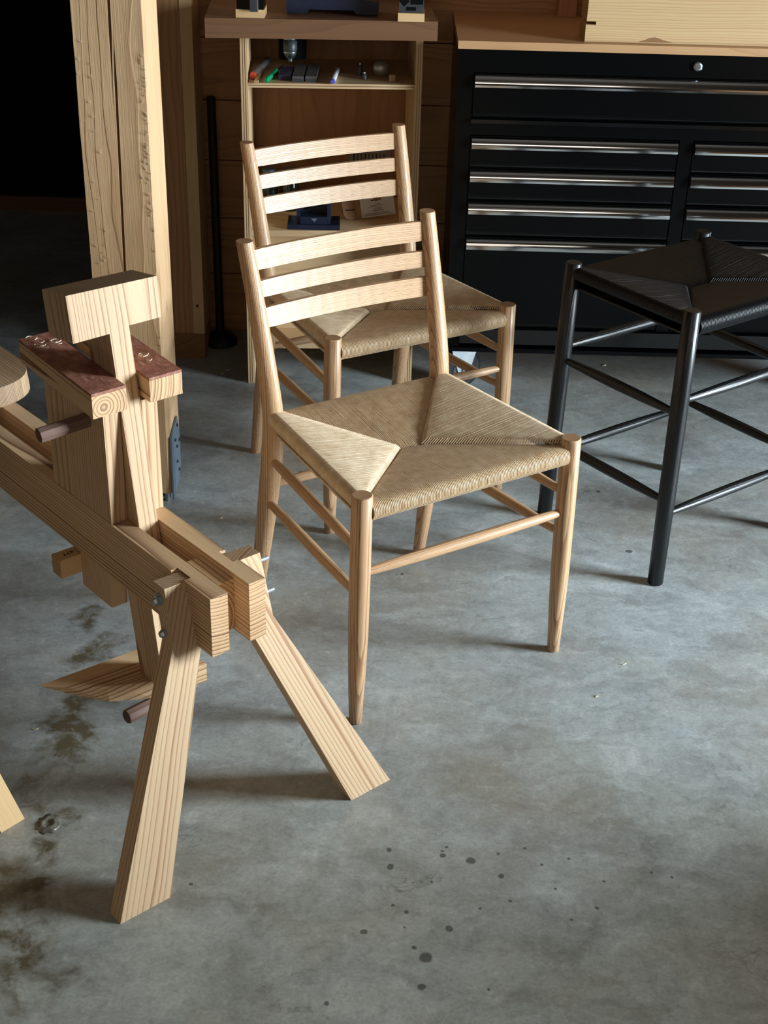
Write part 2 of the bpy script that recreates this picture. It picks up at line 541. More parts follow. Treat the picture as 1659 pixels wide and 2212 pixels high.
# right wall with a window opening
wr = bpy.data.objects.new('wall_right', None)
C.objects.link(wr)
ROOTM[wr.name] = Matrix()
wr['kind'] = 'structure'
for nm, y0, y1, z0, z1 in (('plank', RY0, WIN['y0'], 0, RH), ('plank', WIN['y1'], RY1, 0, RH), ('plank', WIN['y0'], WIN['y1'], 0, WIN['z0']), ('plank', WIN['y0'], WIN['y1'], WIN['z1'], RH)):
    box('wall_panel', wr, RX1, RX1 + .12, y0, y1, z0, z1, M_WALLN, 0)
win = bpy.data.objects.new('window_1', None)
C.objects.link(win)
ROOTM[win.name] = Matrix()
win['kind'] = 'structure'
fx0, fx1 = RX1 + .02, RX1 + .1
box('frame_rail', win, fx0, fx1, WIN['y0'], WIN['y1'], WIN['z0'], WIN['z0'] + .04, M_PINE)
box('frame_rail', win, fx0, fx1, WIN['y0'], WIN['y1'], WIN['z1'] - .04, WIN['z1'], M_PINE)
box('frame_stile', win, fx0, fx1, WIN['y0'], WIN['y0'] + .04, WIN['z0'] + .04, WIN['z1'] - .04, M_PINE)
box('frame_stile', win, fx0, fx1, WIN['y1'] - .04, WIN['y1'], WIN['z0'] + .04, WIN['z1'] - .04, M_PINE)

# back wall: horizontal planks
WY = 3.76
wb = bpy.data.objects.new('wall_back', None)
C.objects.link(wb)
ROOTM[wb.name] = Matrix()
wb['kind'] = 'structure'
z = 0.0
hs = [.172, .16, .16, .16, .16, .16, .16, .16, .16, .16, .16, .16, .16, .16, .16, .16]
for i, h in enumerate(hs):
    if z + h > RH:
        h = RH - z
    box('plank', wb, -.60, RX1, WY, WY + .04, z + .0015, z + h - .0015, M_WALL, 0.004, pith=(0, random.uniform(.05, .12), random.uniform(-.05, .05)))
    z += h
box('backing_board', wb, -.60, RX1, WY + .035, WY + .06, 0, RH, M_DARKIN, 0)
struct(box('wall_return', None, -.60, -.57, WY + .04, RY1, 0, RH, M_WALL, 0))

# second wall post with its base block
p2 = root('wall_post', (-.55, 3.6, 0), 0, 'brown knotty timber post against the plank wall, behind the front post', 'post')
box('face_board', p2, -.605, -.531, 3.545, 3.68, .0755, RH, M_WALL, .002, pith=(0, .09, .02))
box('edge_board', p2, -.530, -.500, 3.543, 3.68, .0755, RH, M_PALE, .002, pith=(0, .06, .05))
box('base_block', p2, -.605, -.502, 3.55, 3.68, 0, .075, M_WALL, .002, pith=(0, .03, .06))
for zz in (.16,):
    turned('plug', p2, [(-.517, 3.546, .155), (-.517, 3.5405, .155)], [.004, .004], M_BOARD, segs=10)

# front timber post: lofted section with two long drying checks
fp = root('timber_post', (-.543, 2.79, 0), 0, 'thick pale timber post with long drying cracks, standing behind the shaving horse', 'post')


def post_mesh():
    x0, x1, y0, y1 = -.6095, -.4715, 2.72, 2.862
    bm = bmesh.new()
    zs = [.025 + i * (RH - .025) / 60 for i in range(61)]
    rows = []
    for zz in zs:
        def wobble(k):
            return (noise.noise(V((k, 0, zz * 9))) * .0012 + noise.noise(V((k, 3, zz * 60))) * .0006)
        a1 = max(0, min(1, (zz - .90) / .1)) * (.0026 if zz < 1.5 else .0015)
        a2 = max(0, min(1, (1.0 - zz) / .08)) * .0024
        c1 = -.5375 - (1.065 - zz) * .02
        c2 = -.5345 - (1.0 - zz) * .058 if zz > .6 else -.5577 - (.6 - zz) * .02
        y0r = y0 + wobble(1)
        sec = [(x0 + wobble(2), y0r), (c1 - .0003 - a1, y0), (c1, y0 + .03 * (a1 > 0) + .0001), (c1 + .0003 + a1, y0)]
        cc = max(c2, c1 + .006)
        sec += [(cc - .0003 - a2, y0), (cc, y0 + .03 * (a2 > 0) + .0001), (cc + .0003 + a2, y0), (x1 - .006, y0r), (x1 + wobble(3), y0 + .005 + wobble(4)), (x1, y1), (x0, y1)]
        rows.append([bm.verts.new((x, y, zz)) for x, y in sec])
    n = len(rows[0])
    for i in range(len(rows) - 1):
        for j in range(n):
            bm.faces.new((rows[i][j], rows[i][(j + 1) % n], rows[i + 1][(j + 1) % n], rows[i + 1][j]))
    bm.faces.new(rows[0][::-1])
    bm.faces.new(rows[-1])
    M = frame((-.543, 2.79, 1.0), (0, 0, 1))
    bm.transform(M.inverted())
    return finish(bm, 'post'), M


pm, PM = post_mesh()
link('timber', pm, M_POST, fp, PM, pith=(0, .02, .05))
# steel bracket plate on its right side and standoff
prism('bracket_plate', fp, [(-0.47, 2.812, 0.172), (-0.47, 2.722, 0.16), (-0.47, 2.719, 0.09), (-0.47, 2.716, 0.012), (-0.47, 2.806, 0.02), (-0.47, 2.832, 0.045), (-0.47, 2.838, 0.1), (-0.47, 2.828, 0.145)],
      [(-0.4665, 2.812, 0.172), (-0.4665, 2.722, 0.16), (-0.4665, 2.719, 0.09), (-0.4665, 2.716, 0.012), (-0.4665, 2.806, 0.02), (-0.4665, 2.832, 0.045), (-0.4665, 2.838, 0.1), (-0.4665, 2.828, 0.145)],
      (0, 0, 1), M_GALV, .0006)
for y, zz in ((2.80, .155), (2.765, .135), (2.785, .11), (2.82, .11), (2.78, .075), (2.80, .045)):
    turned('bracket_bolt', fp, [(-.467, y, zz), (-.463, y, zz)], [.004, .0035], M_GRAPH, segs=8)
turned('standoff_bolt', fp, [(-.485, 2.735, 0), (-.485, 2.735, .03)], [.006, .006], M_STEEL, segs=12)
box('standoff_foot', fp, -.60, -.48, 2.75, 2.85, 0, .026, M_GRAPH, .001)

# torn splinters along the right arris of the post
bm = bmesh.new()
for i in range(70):
    zz = random.gauss(.78, .14) if i < 50 else random.uniform(.55, 1.0)
    x = -.4755 - abs(random.gauss(0, .006)) if i < 50 else random.uniform(-.605, -.57)
    ln = random.uniform(.004, .016)
    q = V((x, 2.7185, zz))
    a = bm.verts.new(q)
    b = bm.verts.new(q + V((.0012, 0, 0)))
    c = bm.verts.new(q + V((random.uniform(-.004, .004), -random.uniform(.001, .003), ln)))
    d = bm.verts.new(q + V((.0005, .001, 0)))
    for f in ((a, b, c), (b, d, c), (d, a, c), (a, d, b)):
        bm.faces.new(f)
link('splinters', finish(bm, 'splinters'), M_CHIP, fp, Matrix(), kind='stuff')

# ------------------------------------------------------------------ chairs with woven cord seats


def cord_mesh(paths, rad, name, M, sides=5):
    verts, faces, uvs = [], [], []
    for path in paths:
        n = len(path)
        base = len(verts)
        dist = random.uniform(0, .01)
        ds = []
        for i, p in enumerate(path):
            t = (path[min(i + 1, n - 1)] - path[max(i - 1, 0)]).normalized()
            ref = path[0] - path[-1]
            side = t.cross(V((0, 0, 1)))
            if side.length < .2:
                side = V((t.z, 0, 0)).cross(t) if abs(t.z) > .5 else V((1, 0, 0))
            side = path_side
            up = side.cross(t).normalized()
            if i:
                dist += (p - path[i - 1]).length
            ds.append(dist)
            for s in range(sides):
                a = 2 * PI * s / sides
                verts.append(p + rad * (math.cos(a) * side + math.sin(a) * up))
        for i in range(n - 1):
            for s in range(sides):
                s2 = (s + 1) % sides
                faces.append((base + i * sides + s, base + i * sides + s2, base + (i + 1) * sides + s2, base + (i + 1) * sides + s))
                uvs += [ds[i], s / sides, ds[i], (s + 1) / sides, ds[i + 1], (s + 1) / sides, ds[i + 1], s / sides]
    inv = M.inverted()
    me = bpy.data.meshes.new(name)
    me.from_pydata([inv @ v for v in verts], [], faces)
    uvl = me.uv_layers.new(name='UVMap')
    uvl.data.foreach_set('uv', uvs)
    for p in me.polygons:
        p.use_smooth = True
    return me


path_side = V((1, 0, 0))


def woven_seat(parent, xf, corners, apL, apR, zf, rf, zs, rs, zc, mat, pitch, wood_mat):
    """corners: local rail axis ends FL, FR, BL, BR (x,y). Envelope weave: four sectors of real cords over four rails."""
    global path_side
    FL, FR, BL, BR = [V((c[0], c[1], 0)) for c in corners]
    M = world_of(parent)
    R3 = M.to_3x3()
    seat = bpy.data.objects.new('seat', None)
    C.objects.link(seat)
    seat.parent = parent
    ROOTM[seat.name] = M.copy()
    rad = pitch * .49
    apL, apR = V((apL[0], apL[1], 0)), V((apR[0], apR[1], 0))

    def mitre_y(x, f, b_l, b_r):
        # y of the mitre for the front/back sector at x
        if x < apL.x:
            t = (x - b_l.x) / (apL.x - b_l.x)
            return b_l.y + t * (apL.y - b_l.y)
        if x > apR.x:
            t = (x - b_r.x) / (apR.x - b_r.x)
            return b_r.y + t * (apR.y - b_r.y)
        t = (x - apL.x) / max(1e-6, apR.x - apL.x)
        return apL.y + t * (apR.y - apL.y)

    def mitre_x(y, ap, f, b):
        if y < ap.y:
            t = (y - f.y) / (ap.y - f.y)
            return f.x + t * (ap.x - f.x)
        t = (y - b.y) / (ap.y - b.y)
        return b.x + t * (ap.x - b.x)
    depth = apL.y - FL.y
    # front & back
    for nm, yr, sgn, L, Rr in (('cord_panel', FL.y, 1, FL, FR), ('cord_panel', BL.y, -1, BL, BR)):
        paths = []
        L2, R2 = L + V((.012, sgn * .012, 0)), Rr + V((-.012, sgn * .012, 0))
        n = int((R2.x - L2.x) / pitch)
        for i in range(n + 1):
            x = L2.x + (R2.x - L2.x) * i / n
            ye = mitre_y(x, 0, L2, R2)
            jit = random.uniform(-.00014, .00014)
            pts = []
            for k in range(8):
                a = -PI / 2 + k * PI / 7
                pts.append(V((x, yr - sgn * (rf + jit) * math.cos(a), zf + (rf + jit) * math.sin(a))))
            top = zf + rf
            reach = abs(ye - yr)
            f = min(1, reach / depth)
            ze = top + (zc - top) * f
            for t in (.35, .7, .93):
                pts.append(V((x + random.uniform(-.0003, .0003), yr + (ye - yr) * t, top + (ze - top) * t + jit)))
            pts.append(V((x, ye + sgn * .001, ze - .006)))
            paths.append([R3 @ p + M.translation for p in pts])
        path_side = R3 @ V((1, 0, 0))
        pm = frame(M @ V((0, yr, zf)), R3 @ V((1, 0, 0)))
        link(nm, cord_mesh(paths, rad, nm, pm), mat, seat, pm, kind='stuff')
    # sides
    for nm, sgn, f_, b_, ap in (('cord_panel', 1, FL, BL, apL), ('cord_panel', -1, FR, BR, apR)):
        paths = []
        f2, b2 = f_ + V((sgn * .012, .010, 0)), b_ + V((sgn * .012, -.010, 0))
        n = int((b2.y - f2.y) / pitch)
        for i in range(n + 1):
            y = f2.y + (b2.y - f2.y) * i / n
            t0 = (y - f_.y) / (b_.y - f_.y)
            xr = f_.x + t0 * (b_.x - f_.x)
            xe = mitre_x(y, ap, f2, b2)
            jit = random.uniform(-.00014, .00014)
            pts = []
            for k in range(8):
                a = -PI / 2 + k * PI / 7
                pts.append(V((xr - sgn * (rs + jit) * math.cos(a), y, zs + (rs + jit) * math.sin(a))))
            top = zs + rs
            reach = abs(xe - xr)
            fr = min(1, reach / abs(ap.x - f_.x))
            ze = top + (zc + .004 - top) * fr
            for t in (.35, .7, .95):
                pts.append(V((xr + (xe - xr) * t, y + random.uniform(-.0003, .0003), top + (ze - top) * t + jit)))
            pts.append(V((xe + sgn * .0015, y, ze - .007)))
            paths.append([R3 @ p + M.translation for p in pts])
        path_side = R3 @ V((0, 1, 0))
        pm = frame(M @ V((f_.x, (f_.y + b_.y) / 2, zs)), R3 @ V((0, 1, 0)))
        link(nm, cord_mesh(paths, rad, nm, pm), mat, seat, pm, kind='stuff')
    # hidden lower layer of cord
    prism('cord_underside', seat, [(FL.x, FL.y, zc - .016), (FR.x, FR.y, zc - .016), (BR.x, BR.y, zc - .016), (BL.x, BL.y, zc - .016)],
          [(FL.x, FL.y, zc - .012), (FR.x, FR.y, zc - .012), (BR.x, BR.y, zc - .012), (BL.x, BL.y, zc - .012)], (1, 0, 0), mat, 0, xf)
    for a, b, zz, r in ((FL, FR, zf, rf), (BL, BR, zf, rf), (FL, BL, zs, rs), (FR, BR, zs, rs)):
        turned('seat_rail', parent, [(a.x, a.y, zz), (b.x, b.y, zz)], [r * .8, r * .8], wood_mat, xf, segs=10)
    return seat


def slat(parent, xf, s, zc, h, P, bow, mat, th=.009):
    """curved back slat between the two posts; P(z) gives post centre (x,y)"""
    n = 14
    bm = bmesh.new()
    rows = []
    x, y = P(zc)
    x -= .006
    lean = (P(zc + .02)[1] - P(zc - .02)[1]) / .04
    for i in range(n + 1):
        t = -1 + 2 * i / n
        hh = h / 2 * (1 if abs(t) < .9 else .94)
        yy = y + bow * (1 - t * t)
        row = []
        for dy, dz in ((-th / 2, -hh), (th / 2, -hh), (th / 2, hh), (-th / 2, hh)):
            row.append(bm.verts.new(xf((x * t, yy + dy + dz * lean, zc + dz))))
        rows.append(row)
    for i in range(n):
        for j in range(4):
            bm.faces.new((rows[i][j], rows[i][(j + 1) % 4], rows[i + 1][(j + 1) % 4], rows[i + 1][j]))
    bm.faces.new(rows[0][::-1])
    bm.faces.new(rows[-1])
    M = frame(xf((0, y, zc)), V(xf((1, 0, 0))) - V(xf((0, 0, 0))))
    bm.transform(M.inverted())
    link('back_slat', finish(bm, 'back_slat', False, .0016, 2, 40), mat, parent, M, pith=(0, random.uniform(-.02, .02), random.uniform(.05, .09)))


def make_chair(x, y, a, label):
    rt = root('ladderback_chair', (x, y, 0), a, label, 'chair', 'pale ladder-back chairs')
    RM = world_of(rt)
    xf = lambda p: RM @ V(p)
    wf, wfb, hf, wt, yt, ht, wrb, yrb, ws, ys, hs = .2125, .2184, .4477, .19, .4378, .7355, .1922, .4237, .1807, .3622, .4068
    for s in (-1, 1):
        turned('front_leg', rt, [(s * wfb, 0, 0), (s * (wfb - .0012), 0, .09), (s * (wfb - .0025), 0, .18), (s * (wfb - .004), 0, .30), (s * wf, 0, hf)],
               [.0112, .0148, .0172, .0178, .0176], M_ASH, xf, chamfer=.0018, segs=28)
        turned('back_post', rt, [(s * wrb, yrb, 0), (s * .1885, .402, .12), (s * .1845, .379, .25), (s * .1812, .3635, .36), (s * .1803, .3612, .43), (s * .1825, .372, .50), (s * .186, .403, .62), (s * wt, yt, ht)],
               [.0118, .0158, .0190, .0200, .0192, .0178, .0160, .0145], M_ASH, xf, sub=5, segs=26, cap_dir=(0, 0, 1), pith=(0, s * .25 * math.cos(a), s * .25 * math.sin(a)))

    def P(z):
        t = (z - hs) / (ht - hs)
        return (ws + t * (wt - ws), ys + t * (yt - ys) - .004 * math.sin(PI * max(0, t)))
    for zc, h in ((.702, .0345), (.6522, .0285), (.6028, .0345)):
        slat(rt, xf, 1, zc, h, P, .013, M_ASH)

    def stretch(a, b, r0, r1):
        a, b = V(a), V(b)
        pts = [a + (b - a) * t for t in (0, .12, .3, .5, .7, .88, 1)]
        turned('stretcher', rt, pts, [r0, r0 + (r1 - r0) * .5, r0 + (r1 - r0) * .92, r1, r0 + (r1 - r0) * .92, r0 + (r1 - r0) * .5, r0], M_ASH, xf, segs=18)
    stretch((-.209, 0, .301), (.209, 0, .301), .0068, .0105)
    for s in (-1, 1):
        stretch((s * .183, .372, .345), (s * .211, 0, .339), .0066, .0100)
        stretch((s * .186, .382, .252), (s * .213, 0, .255), .0066, .0100)
    stretch((-.184, .378, .283), (.184, .378, .283), .0066, .0100)
    woven_seat(rt, xf, ((-.2105, 0), (.2105, 0), (-.181, .362), (.181, .362)), (-.030, .172), (.014, .168), .4165, .0165, .4300, 0.0140, .4125, M_CORD, .0030, M_ASH)
    return rt


chair_a = make_chair(.1432, 2.0679, .5736, 'pale ladder-back chair with woven cord seat, standing right beside the shaving horse')
chair_b = copy_tree(chair_a)
chair_b.matrix_basis = Matrix.Translation(V((.0708, 2.7225, 0))) @ Matrix.Rotation(.5382, 4, 'Z')
chair_b['label'] = 'pale ladder-back chair with woven cord seat, in front of the plywood shelf unit'

# black stool
st = root('counter_stool', (.6184, 2.6942, 0), .6445, 'black stool with woven black cord seat in front of the tool cabinet', 'stool')
SM = world_of(st)
sx_ = lambda p: SM @ V(p)
for i in (-1, 1):
    for j in (-1, 1):
        turned('leg', st, [(i * .2015, j * .170, 0), (i * .1975, j * .1665, .2), (i * .194, j * .1635, .4), (i * .1905, j * .1605, .5868)], [.0158, .0172, .0176, .0166], M_BLACKW, sx_, chamfer=.002, segs=26)


def sstretch(a, b):
    a, b = V(a), V(b)
    pts = [a + (b - a) * t for t in (0, .12, .3, .5, .7, .88, 1)]
    turned('stretcher', st, pts, [.0062, .0082, .0102, .0108, .0102, .0082, .0062], M_BLACKW, sx_, segs=16)


for j in (-1, 1):
    sstretch((-.192, j * .165, .404), (.192, j * .165, .404))
    sstretch((-.199, j * .168, .160), (.199, j * .168, .160))
for i in (-1, 1):
    sstretch((i * .194, -.163, .376), (i * .194, .163, .376))
    sstretch((i * .198, -.166, .187), (i * .198, .166, .187))
woven_seat(st, sx_, ((-.1905, -.1605), (.1905, -.1605), (-.1905, .1605), (.1905, .1605)), (-.022, .002), (.040, .002), .553, .0175, .566, .012, .549, M_CORDB, .0034, M_BLACKW)

# ------------------------------------------------------------------ shaving horse (s along the width, t along the bench away from the viewer)
HU = V((.755, .6557, 0)).normalized()
HV = V((-HU.y, HU.x, 0))
hx = lambda p: HU * p[0] + HV * p[1] + V((0, 0, p[2]))
horse = root('shaving_horse', hx((.945, 1.95, 0)), math.atan2(HU.y, HU.x), 'pine shaving horse with clamping head and leather-topped work bars, standing on splayed legs', 'workbench')
TF = lambda zz: 1.342 + .2824 * zz
ZT, ZB, T0, T1 = .440, .3415, 1.400, 2.75


def rail(sa, sb, notch_s, outer):
    def loop(zz):
        n0, n1 = TF(zz) - .0006, TF(zz) + .0345
        pts = [(sa, T0, zz), (sb, T0, zz), (sb, T1, zz), (sa, T1, zz)]
        if outer == 'L':
            return [(sa, T0, zz), (sb, T0, zz), (sb, T1, zz), (sa, T1, zz), (sa, n1, zz), (notch_s, n1, zz), (notch_s, n0, zz), (sa, n0, zz)]
        return [(sb, T0, zz), (sb, n0, zz), (notch_s, n0, zz), (notch_s, n1, zz), (sb, n1, zz), (sb, T1, zz), (sa, T1, zz), (sa, T0, zz)]
    return prism('bench_rail', horse, loop(ZB), loop(ZT), (0, 1, 0), M_PINE_E, .0018, hx, pith=(0, random.uniform(-.02, .02), .16 if outer == 'L' else .13))


rail(.8975, .9272, .9085, 'L')
rail(.9639, .9922, .9815, 'R')
box('spacer_block', horse, .9274, .9637, 1.438, 1.519, .346, .431, M_PINE_E, .001, hx, axis=(0, 1, 0), pith=(0, .05, -.02))


def leg(poly, ax, flip=1):
    th = .0285
    A = [(s, TF(zz), zz) for s, zz in poly]
    B = [(s, TF(zz) + th, zz) for s, zz in poly]
    return prism('front_leg', horse, A, B, ax, M_PINE, .0012, hx, pith=(0, .10, .11 * flip), up=(0, 1, 0))


lp = [(.684, 0), (.769, 0), (.902, .336), (.9078, .345), (.9078, .4375), (.8637, .4375), (.859, .355)]
leg(lp, (.19, .12, .43))
rp = [(1.1942, 0), (1.1125, 0), (.987, .336), (.982, .345), (.982, .4375), (1.0304, .4375), (1.0326, .339)]
leg(rp, (-.17, .12, .43), -1)
# rear legs (beyond the left edge of the view)
TB = lambda zz: 2.72 - .28 * zz
for poly in (lp, rp):
    A = [(s, TB(zz), zz) for s, zz in poly if zz < .34]
    A = [(p[0], p[1] + .0, p[2]) for p in A]
    top = [(.8637, .335)] if poly is lp else [(1.0304, .335)]
    pol = [q for q in poly if q[1] < .34][:3] + top
    prism('rear_leg', horse, [(s, TB(zz), zz) for s, zz in pol], [(s, TB(zz) - .0285, zz) for s, zz in pol], (.19 if poly is lp else -.17, -.12, .43), M_PINE, .0012, hx)
# bolts
for t, zz in ((1.4775, .415), (1.464, .366)):
    turned('carriage_bolt', horse, [(.8605, t, zz), (.855, t, zz), (.851, t, zz)], [.0068, .0064, .0045], M_ZINC, hx, segs=6, smooth=False)
    turned('washer', horse, [(.8632, t, zz), (.8606, t, zz)], [.0100, .0100], M_ZINC, hx, segs=20)
    turned('bolt_shank', horse, [(1.031, t, zz), (1.053, t, zz)], [.0038, .0036], M_ZINC, hx, segs=10)
    turned('hex_nut', horse, [(1.0305, t, zz), (1.0365, t, zz)], [.0075, .0075], M_ZINC, hx, segs=6, smooth=False)
# upright cheeks standing over the rails
for s0, s1 in ((.8985, .9264), (.9647, .9913)):
    prism('upright_cheek', horse, [(s0, 1.6685, .4405), (s0, 1.847, .4405), (s0, 1.847, .632), (s0, 1.6685, .630)], [(s1, 1.6685, .4405), (s1, 1.847, .4405), (s1, 1.847, .632), (s1, 1.6685, .630)], (0, 0, 1), M_PINE, .0012, hx, pith=(0, .02, .15))
    box('cheek_tenon', horse, s0 - .0006, s1, 1.6885, 1.779, .279, .3412, M_PINE, .0012, hx, axis=(0, 0, 1), pith=(0, .02, .12))
# swinging arm with the T head (one board)
AF = lambda zz: 1.636 + .1515 * (zz - .4324)
ad = V((0, .1498, .9887))
an = V((0, .9887, -.1498))


def arm_loop(poly, d):
    return [tuple(V((s, AF(zz), zz)) + an * d) for s, zz in poly]


head = [(.8688, .739), (.9279, .740), (.9281, .20), (.9281, .158), (.9612, .158), (.9612, .20), (.9610, .745), (1.0160, .7455), (1.0178, .8060), (.8688, .8075)]
prism('swing_arm', horse, arm_loop(head, 0), arm_loop(head, .0715), tuple(ad), M_PINE, .0022, hx, pith=(0, .035, .03), up=(0, 1, 0))
# work bars with leather tops
for s0, s1 in ((.8702, .9262), (.9660, 1.0220)):
    def barz(t, base):
        return base + (t - 1.644) * .068
    ta, tb = 1.6445, 1.8610
    A = [(s0, ta, .6345), (s1, ta, .6345), (s1, ta, .6690), (s0, ta, .6690)]
    B = [(s0, tb, barz(tb, .6345) + .002), (s1, tb, barz(tb, .6345) + .002), (s1, tb, barz(tb, .6690)), (s0, tb, barz(tb, .6690))]
    o = prism('work_bar', horse, A, B, (0, 1, .068), M_PINE_E, .0025, hx, pith=(0, .012 if s0 < .9 else .15, -.004 if s0 < .9 else .02))
    A = [(s0, ta, .6695), (s1, ta, .6695), (s1, ta, .6735), (s0, ta, .6735)]
    B = [(s0, tb, barz(tb, .6695)), (s1, tb, barz(tb, .6695)), (s1, tb, barz(tb, .6735)), (s0, tb, barz(tb, .6735))]
    prism('leather_strip', horse, A, B, (0, 1, .068), M_LEATHER, .0012, hx, label='brown leather strip')
# pegs
turned('height_peg', horse, [(.8195, 1.722, .5935), (.9605, 1.712, .604)], [.0118, .0118], M_PEG, hx, segs=8, chamfer=.001, smooth=False, label='dark octagonal peg')
turned('pedal_peg', horse, [(.876, 1.630, .1075), (1.012, 1.640, .1075)], [.0122, .0122], M_PEG, hx, segs=8, chamfer=.001, smooth=False, label='dark octagonal peg')
box('pivot_bar', horse, .861, 1.035, 1.7795, 1.808, .303, .336, M_PALE, .004, hx, axis=(1, 0, 0), segs=2)
# pencilled mark on the pivot bar
tc = bpy.data.curves.new('mark', 'FONT')
tc.body = '477'
tc.size = .013
tc.extrude = .0002
to = bpy.data.objects.new('tmp_text', tc)
C.objects.link(to)
dg = bpy.context.evaluated_depsgraph_get()
tme = bpy.data.meshes.new_from_object(to.evaluated_get(dg))
bpy.data.objects.remove(to)
MM = Matrix((-HU, -HV, V((0, 0, 1)))).transposed().to_4x4()
MM.translation = hx((.8935, 1.799, .3362))
tme.materials.clear()
link('pencil_mark', tme, M_INK, horse, MM)
# treadle
top = [(.779, 1.732), (.8147, 1.6971), (.8623, 1.6625), (.9327, 1.6293), (1.024, 1.6165), (1.024, 1.7225), (.958, 1.7235), (.8733, 1.7270), (.828, 1.7300)]
bot = [(.800, 1.7300), (.826, 1.6990), (.8660, 1.6640), (.9327, 1.6300), (1.024, 1.6175), (1.024, 1.7215), (.958, 1.7225), (.8790, 1.7255), (.838, 1.7280)]
zb = [.148, .134, .1235, .120, .120, .120, .120, .1235, .134]
prism('foot_treadle', horse, [(s, t, .155) for s, t in top], [(s, t, zz) for (s, t), zz in zip(bot, zb)], (1, -.1, 0), M_PINE_E, .0012, hx, pith=(0, .02, .06))
# seat
so = []
cs, hw = .9455, .111
for i in range(17):
    a = PI * i / 16
    so.append((cs + hw * math.copysign(abs(math.cos(a)) ** .8, math.cos(a)), 2.264 - .108 * math.sin(a) ** .9))
so = so + [(cs - hw, 2.70), (cs + hw, 2.70)]
prism('seat_board', horse, [(s, t, .4405) for s, t in so], [(cs + (s - cs) * .985, t + (.004 if t < 2.6 else 0), .476) for s, t in so], (0, 1, 0), M_PINE, .004, hx, pith=(0, .05, .09), segs=2)
# shavings lying on the leather
bm = bmesh.new()
for s, t in [(.972 + random.uniform(0, .03), 1.70 + random.uniform(-.02, .03)) for _ in range(5)] + [(.878 + random.uniform(0, .035), 1.835 + random.uniform(-.025, .02)) for _ in range(9)]:
    c0 = hx((s, t, .6742 + (t - 1.644) * .068))
    a0 = random.uniform(0, 6)
    R0 = random.uniform(.003, .009)
    prev = None
    for i in range(9):
        a = a0 + i * .5
        p = c0 + V((math.cos(a) * R0, math.sin(a) * R0, .0008 + .0012 * abs(math.sin(i * .7))))
        q = [bm.verts.new(p), bm.verts.new(p + V((0, 0, .0012))), bm.verts.new(p + V((.0004, .0004, .0006)))]
        if prev:
            for j in range(3):
                bm.faces.new((prev[j], prev[(j + 1) % 3], q[(j + 1) % 3], q[j]))
        prev = q
tag(link('wood_shavings', finish(bm, 'wood_shavings'), M_CHIP, None, Matrix(), kind='stuff'), 'thin curled wood shavings lying on the leather strips', 'shavings')

# ------------------------------------------------------------------ trestle whose one leg shows at the left edge
tr = root('sawhorse', hx((.45, 1.66, 0)), math.atan2(HU.y, HU.x), 'pale wooden sawhorse leg entering at the left edge beside the shaving horse', 'sawhorse')
for sg in (1, -1):
    f = lambda s: .43 + sg * (s - .43)
    A = [(f(.6835), 1.630, 0), (f(.640), 1.6232, 0), (f(.516), 1.6232, .46), (f(.556), 1.630, .46)]
    B = [(f(.6835), 1.656, 0), (f(.640), 1.650, 0), (f(.516), 1.650, .46), (f(.556), 1.656, .46)]
    prism('leg', tr, A, B, (-.13 * sg, 0, .46), M_PALE, .002, hx, up=(0, 1, 0))
    A = [(p[0], p[1] + .40, p[2]) for p in A]
    B = [(p[0], p[1] + .40, p[2]) for p in B]
    prism('leg', tr, A, B, (-.13 * sg, 0, .46), M_PALE, .002, hx, up=(0, 1, 0))
box('beam', tr, .39, .47, 1.60, 2.08, .46, .50, M_PALE, .002, hx)
box('cross_brace', tr, .33, .53, 1.651, 1.676, .40, .46, M_PALE, .002, hx)
box('cross_brace', tr, .33, .53, 2.051, 2.076, .40, .46, M_PALE, .002, hx)

# ------------------------------------------------------------------ rolling tool cabinet
CY, CX0, CX1, CZ0, CZ1, CD = 3.35, .1455, 1.262, .137, .8765, .40
cab = root('tool_cabinet', (.7, 3.55, 0), 0, 'black metal tool cabinet with long chrome drawer pulls and wooden top, on casters', 'cabinet')


def cbox(name, x0, x1, z0, z1, mat=M_BLACK, y0=CY, y1=CY + .02, bev=.0012, par=cab, **k):
    return box(name, par, x0, x1, y0, y1, z0, z1, mat, bev, **k)


box('carcass', cab, CX0, CX1, CY + .022, CY + CD, CZ0 + .002, CZ1, M_BLACK, .003)
cbox('face_stile', CX0, .181, CZ0, CZ1)
cbox('face_stile', CX1 - .036, CX1, CZ0, CZ1)
cbox('face_rail', .1812, CX1 - .0362, .824, CZ1, y1=CY + .021)
cbox('face_rail', .1812, CX1 - .0362, .679, .7095, y1=CY + .021)
cbox('face_rail_lip', .1812, CX1 - .0362, .708, .7172, y0=CY - .009, mat=M_BLACKG, bev=.003)
cbox('face_divider', .683, .7145, .192, .6788, y1=CY + .021)
cbox('base_rail', .1812, CX1 - .0362, .150, .1895, y0=CY - .010, mat=M_BLACKG, bev=.004)
cbox('base_lip', CX0, CX1, CZ0 - .012, CZ0 - .001, y0=CY - .006, y1=CY + CD)
turned('lock', cab, [(.702, CY, .851), (.702, CY - .006, .851), (.702, CY - .0065, .851)], [.0105, .0105, .006], M_STEEL, segs=20)


